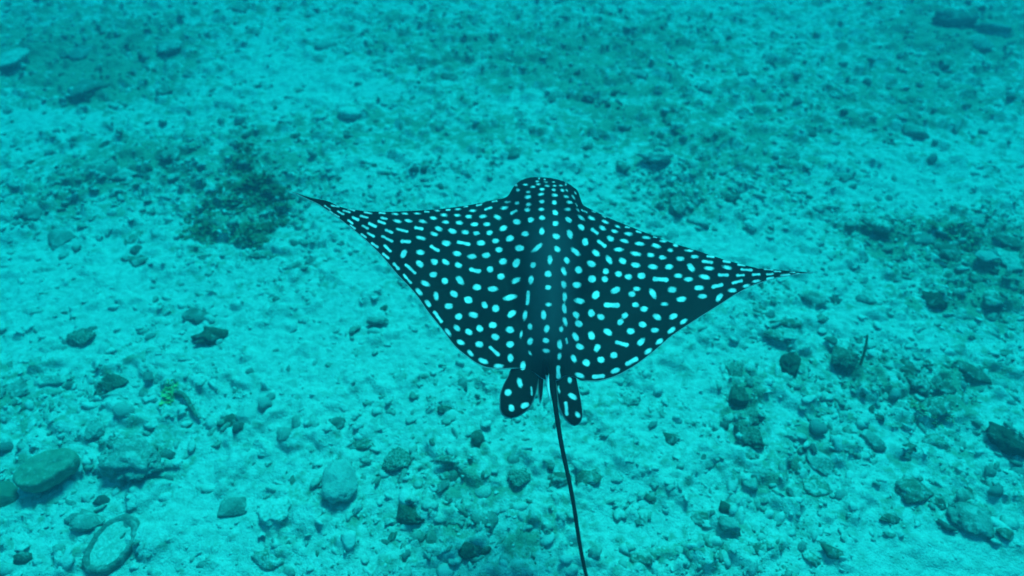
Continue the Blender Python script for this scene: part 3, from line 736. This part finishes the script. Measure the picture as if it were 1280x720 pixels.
def build_body():
    ll, lt, rl, rt = (on_ray(p) for p in (LL, LT, RL, RT))
    UL, UR = ll[0, 0], rl[-1, 0]
    # leading edge: wing, blunt head, wing
    HW, HF, HB = 0.150, 0.690, 0.575
    hc = -0.012
    hu = np.linspace(-1, 1, 41)[1:-1]
    head = np.stack([hc + hu * HW, HB + (HF - HB) * (1 - np.abs(hu) ** 3.0) ** 0.52], -1)
    lead = np.concatenate([ll[ll[:, 0] < hc - HW - .008], head, rl[rl[:, 0] > hc + HW + .008]])
    # trailing edge: left wing, the root of the tail, right wing
    mid = np.array([[-0.085, -0.305], [-0.055, -0.315], [-0.03, -0.335], [0.0, -0.345], [0.03, -0.335], [0.05, -0.318]])
    ltt = lt[lt[:, 0] < -0.10]; rtt = rt[::-1]; rtt = rtt[rtt[:, 0] > 0.075]
    trail = np.concatenate([ltt, mid, rtt])
    o1 = np.argsort(lead[:, 0]); lead = lead[o1]; o2 = np.argsort(trail[:, 0]); trail = trail[o2]
    us = np.unique(np.concatenate([UL + (UR - UL) * np.linspace(0, 1, 430), np.linspace(-0.16, -0.12, 30), np.linspace(0.11, 0.16, 34)]))
    us[0] += 1e-4; us[-1] -= 1e-4
    vl = pchip(*_uniq(lead), us); vt = pchip(*_uniq(trail), us); vl = np.maximum(vl, vt + 0.0025)
    def thick(U, Vv, VL, VT):
        df = np.maximum(VL - Vv, 0); db = np.maximum(Vv - VT, 0); a = np.abs(U)
        span = np.where(U < 0, -UL, UR)
        wing = 0.032 * np.clip(1 - a / span, 0, 1) ** 0.8 * (1 - np.exp(-df / 0.045)) * (1 - np.exp(-db / 0.16))
        Hb = np.interp(Vv, [-.36, -.3, -.1, .2, .45, .62, .72], [.026, .034, .062, .09, .10, .084, .066])
        wb = np.interp(Vv, [-.36, -.2, 0, .25, .42, .56, .72], [.06, .095, .155, .21, .20, .152, .150])
        k = sstep(0.40, 0.60, Vv)
        x = np.clip(1 - (np.abs(U - hc * k) / wb) ** (2 + 4 * k), 0, 1)
        Hb = Hb * (1 - 0.34 * k * np.clip(np.abs(U - hc) / wb, 0, 1) ** 2)
        bumpv = Hb * x ** (1.9 - 1.45 * k) * (1 - np.exp(-df / 0.028)) * (1 - 0.9 * np.exp(-db / 0.05))
        eyeb = 0.012 * np.exp(-((np.abs(U - hc) - 0.122) / 0.022) ** 2 - ((Vv - 0.565) / 0.03) ** 2) * (1 - np.exp(-df / 0.02))
        ridge = 0.008 * np.exp(-(U / 0.07) ** 2) * sstep(0.45, 0.15, Vv) * (1 - np.exp(-db / 0.05))
        return wing + bumpv + ridge + eyeb, 0.012 * np.clip(1 - a / span, 0, 1) * (1 - np.exp(-df / .03)) * (1 - np.exp(-db / .1)) + 0.6 * bumpv
    NT, NB = 170, 40
    tt = 0.5 - 0.5 * np.cos(np.linspace(0, math.pi, NT)); tb = 0.5 - 0.5 * np.cos(np.linspace(0, math.pi, NB))
    def surf(tv, top):
        U = np.repeat(us[:, None], len(tv), 1); VL = vl[:, None]; VT = vt[:, None]
        Vv = VT + (VL - VT) * tv[None]
        T, B = thick(U, Vv, VL + 0 * Vv, VT + 0 * Vv)
        e = 0.0012
        W = wing_h(U) + ((T + e) if top else -(B + e))
        return np.stack([U, Vv, W], -1), Vv
    Tp, Vt_ = surf(tt, True); Bp, _ = surf(tb, False)
    n = len(us)
    V = np.concatenate([Tp.reshape(-1, 3), Bp.reshape(-1, 3)])
    off = n * NT
    Q = [grid_quads(n, NT), grid_quads(n, NB, off, flip=True)]
    i = np.arange(n - 1)
    # close the thin edge in front and behind, and at the tips
    for ct, cb, fl in ((NT - 1, NB - 1, False), (0, 0, True)):
        a = i * NT + ct; b = (i + 1) * NT + ct; c = off + (i + 1) * NB + cb; d = off + i * NB + cb
        q = np.stack([a, d, c, b] if not fl else [a, b, c, d], -1); Q.append(q)
    me = mesh_from('body', V, np.concatenate(Q))
    sd = np.concatenate([spot_sd(Tp.reshape(-1, 3)), np.full(n * NB, 6.0)])
    bel = np.concatenate([np.zeros(n * NT), np.ones(n * NB)])
    u, v = V[:, 0], V[:, 1]
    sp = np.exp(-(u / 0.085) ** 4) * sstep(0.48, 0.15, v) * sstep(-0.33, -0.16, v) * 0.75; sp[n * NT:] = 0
    rim = np.zeros((n, NT)); dist = (tt[None] * (vl - vt)[:, None])
    rim[:] = np.clip(1 - dist / 0.004, 0, 1) * 0.75 * sstep(0.09, 0.14, np.abs(us))[:, None]
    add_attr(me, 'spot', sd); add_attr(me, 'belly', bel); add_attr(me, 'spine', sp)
    add_attr(me, 'rim', np.concatenate([rim.ravel(), np.zeros(n * NB)]))
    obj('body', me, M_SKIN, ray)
    return us, vl, vt

def _uniq(p):
    k = np.concatenate([[True], np.diff(p[:, 0]) > 1e-5]); return p[k, 0], p[k, 1]

build_body()

def leaf_fin(name, ledge, redge, lift0, lift1, thick_m, spots=True):
    """fin between two edges that run from its root to its tip, given as pixels"""
    A, B = on_ray(ledge, lift0), on_ray(redge, lift0)
    def res(p, n=70):
        s = np.concatenate([[0], np.cumsum(np.hypot(*np.diff(p, axis=0).T))]); q = np.linspace(0, s[-1], n)
        return np.stack([pchip(s, p[:, 0], q), pchip(s, p[:, 1], q)], -1)
    A, B = res(A), res(B); n, m = len(A), 40
    t = np.linspace(0, 1, m); P = A[:, None] * (1 - t[None, :, None]) + B[:, None] * t[None, :, None]
    drop = (lift0 + (lift1 - lift0) * np.linspace(0, 1, n) ** 1.3)[:, None]
    prof = np.sqrt(np.clip(1 - (2 * t - 1) ** 2, 0, 1))[None] * np.clip((1 - np.linspace(0, 1, n)) * 8, 0, 1)[:, None] ** .5
    base = wing_h(P[..., 0]) * 0 + wing_h(np.array(0.0)) + drop
    top = np.concatenate([P, (base + thick_m * prof + .0006)[..., None]], -1); bot = np.concatenate([P, (base - thick_m * prof * .6 - .0006)[..., None]], -1)
    V = np.concatenate([top.reshape(-1, 3), bot.reshape(-1, 3)]); off = n * m
    Q = [grid_quads(n, m), grid_quads(n, m, off, True)]
    i = np.arange(n - 1)
    for c in (0, m - 1):
        Q.append(np.stack([i * m + c, off + i * m + c, off + (i + 1) * m + c, (i + 1) * m + c], -1))
    j = np.arange(m - 1)
    for r in (0, n - 1):
        Q.append(np.stack([r * m + j, r * m + j + 1, off + r * m + j + 1, off + r * m + j], -1))
    me = mesh_from(name, V, np.concatenate(Q))
    bm = bmesh.new(); bm.from_mesh(me); bmesh.ops.recalc_face_normals(bm, faces=bm.faces); bm.to_mesh(me); bm.free()
    wid = np.hypot(*(B - A).T)[:, None]
    edge = np.minimum(t, 1 - t)[None] * wid
    rim = (np.clip(1 - edge / 0.0035, 0, 1) * 0.7).ravel()
    add_attr(me, 'spot', np.concatenate([spot_sd(top.reshape(-1, 3)) if spots else np.full(off, 6.0), np.full(off, 6.0)]))
    add_attr(me, 'belly', np.concatenate([np.zeros(off), np.ones(off)]))
    add_attr(me, 'spine', np.zeros(2 * off)); add_attr(me, 'rim', np.concatenate([rim, np.zeros(off)]))
    return obj(name, me, M_SKIN, ray)

leaf_fin('pelvic_fin', [(652,432),(642,452),(635,468),(629,479),(625,492),(625,505),(628,513),(634,517),(640,518.5)],
         [(677,432),(677,452),(675,470),(672,485),(668.5,497),(664,506),(656,513),(648,517),(640,518.5)], -0.004, -0.02, 0.010)
leaf_fin('pelvic_fin', [(694,436),(694,458),(695,478),(697,494),(700,506),(705,516),(711,522.5),(716,525.5),(720,526.5)],
         [(714,436),(718,458),(722,475),(725.5,488),(728.5,502),(730,513),(728.5,521),(725,525),(720,526.5)], -0.004, -0.03, 0.010)
leaf_fin('clasper', [(671,446),(671,462),(672,478),(673,490),(674.5,499),(676,502)],
         [(679,446),(679.5,462),(679.5,476),(679,488),(678,497),(676,502)], -0.008, -0.02, 0.008, False)

# tail, stinging spine, dorsal fin, eyes
tp = [(686.5,452),(687.5,466),(689.5,480),(693.5,505),(700,540),(708,585),(716,630),(724.5,675),(734,720),(746,775)]
lifts = np.linspace(0.016, -0.07, len(tp)); lifts[0] = 0.012
tl = np.array([np.append(on_ray([p], l)[0], l) for p, l in zip(tp, lifts)])
ext = [tl[-1] + np.array([0.03 * k, -0.16 * k, -0.015 * k - .004 * k * k]) for k in range(1, 6)]
tl = np.concatenate([tl, ext])
s = np.concatenate([[0], np.cumsum(np.linalg.norm(np.diff(tl, axis=0), axis=1))]); sq = np.linspace(0, s[-1], 90)
tl = np.stack([pchip(s, tl[:, k], sq) for k in range(3)], -1)
tl[:, 0] += 0.0025 * np.sin(sq * 17)
rad = np.interp(sq, [0, .06, .16, .5, s[-1]], [.019, .0125, .0075, .0058, .0022])
def const_attrs(me, belly=0.0, rim=0.0):
    n = len(me.vertices)
    for k, v in (('spot', 6.0), ('belly', belly), ('spine', 0.0), ('rim', rim)): add_attr(me, k, np.full(n, v))
me = mesh_from('tail', *tube(tl, rad, 12)); const_attrs(me); obj('tail', me, M_SKIN, ray)
b = [np.append(on_ray([p], l)[0], l) for p, l in (((684,467), .028), ((684.6,478), .026), ((686,490), .02), ((688.5,505), .012))]
me = mesh_from('tail_spine', *tube(b, [.006, .0055, .004, .0008], 8)); const_attrs(me, 0.9); obj('tail_spine', me, M_SKIN, ray)

def dorsal():
    f0 = on_ray([(683, 440)], .05)[0]; f1 = on_ray([(684, 466)], .035)[0]
    n, m = 16, 10; V = []
    for side in (1, -1):
        for i in range(n):
            s_ = i / (n - 1)
            for j in range(m):
                h_ = j / (m - 1)
                x = f0[0] + (f1[0] - f0[0]) * s_; y = f0[1] + (f1[1] - f0[1]) * s_ - 0.028 * h_
                top_h = 0.05 * math.sin(math.pi * min(1, s_ * 0.62 + .12)) ** 0.8
                th = 0.012 * (1 - h_ ** 2) * math.sin(math.pi * (0.08 + .84 * s_))
                V.append((x + side * (th + .0005), y, 0.022 + top_h * h_))
    Q = np.concatenate([grid_quads(n, m), grid_quads(n, m, n * m, True)])
    me = mesh_from('dorsal_fin', V, Q); const_attrs(me); obj('dorsal_fin', me, M_SKIN, ray)
dorsal()

def eye(u, v, w):
    bm = bmesh.new(); bmesh.ops.create_uvsphere(bm, u_segments=20, v_segments=12, radius=1)
    for q in bm.verts: q.co = Vector((u + q.co.x * .012, v + q.co.y * .022, w + q.co.z * .015))
    me = bpy.data.meshes.new('eye'); bm.to_mesh(me); bm.free(); me.polygons.foreach_set('use_smooth', np.ones(len(me.polygons), bool))
    o = obj('eye', me, M_EYE, ray); return o
M_EYE, nt, bb = new_mat('wet_black_eye')
tc = nd(nt, 'ShaderNodeTexCoord').outputs['Object']
nt.links.new(mix(nt, noise_node(nt, tc, 40, 2), (0.004, 0.005, 0.006), (0.012, 0.012, 0.014)), bb.inputs['Base Color']); bb.inputs['Roughness'].default_value = 0.25
eL = on_ray([(647.5, 245.5)], .062)[0]
eye(eL[0], eL[1], .062 + float(wing_h(np.array(eL[0])))); eye(0.136, eL[1], .042)
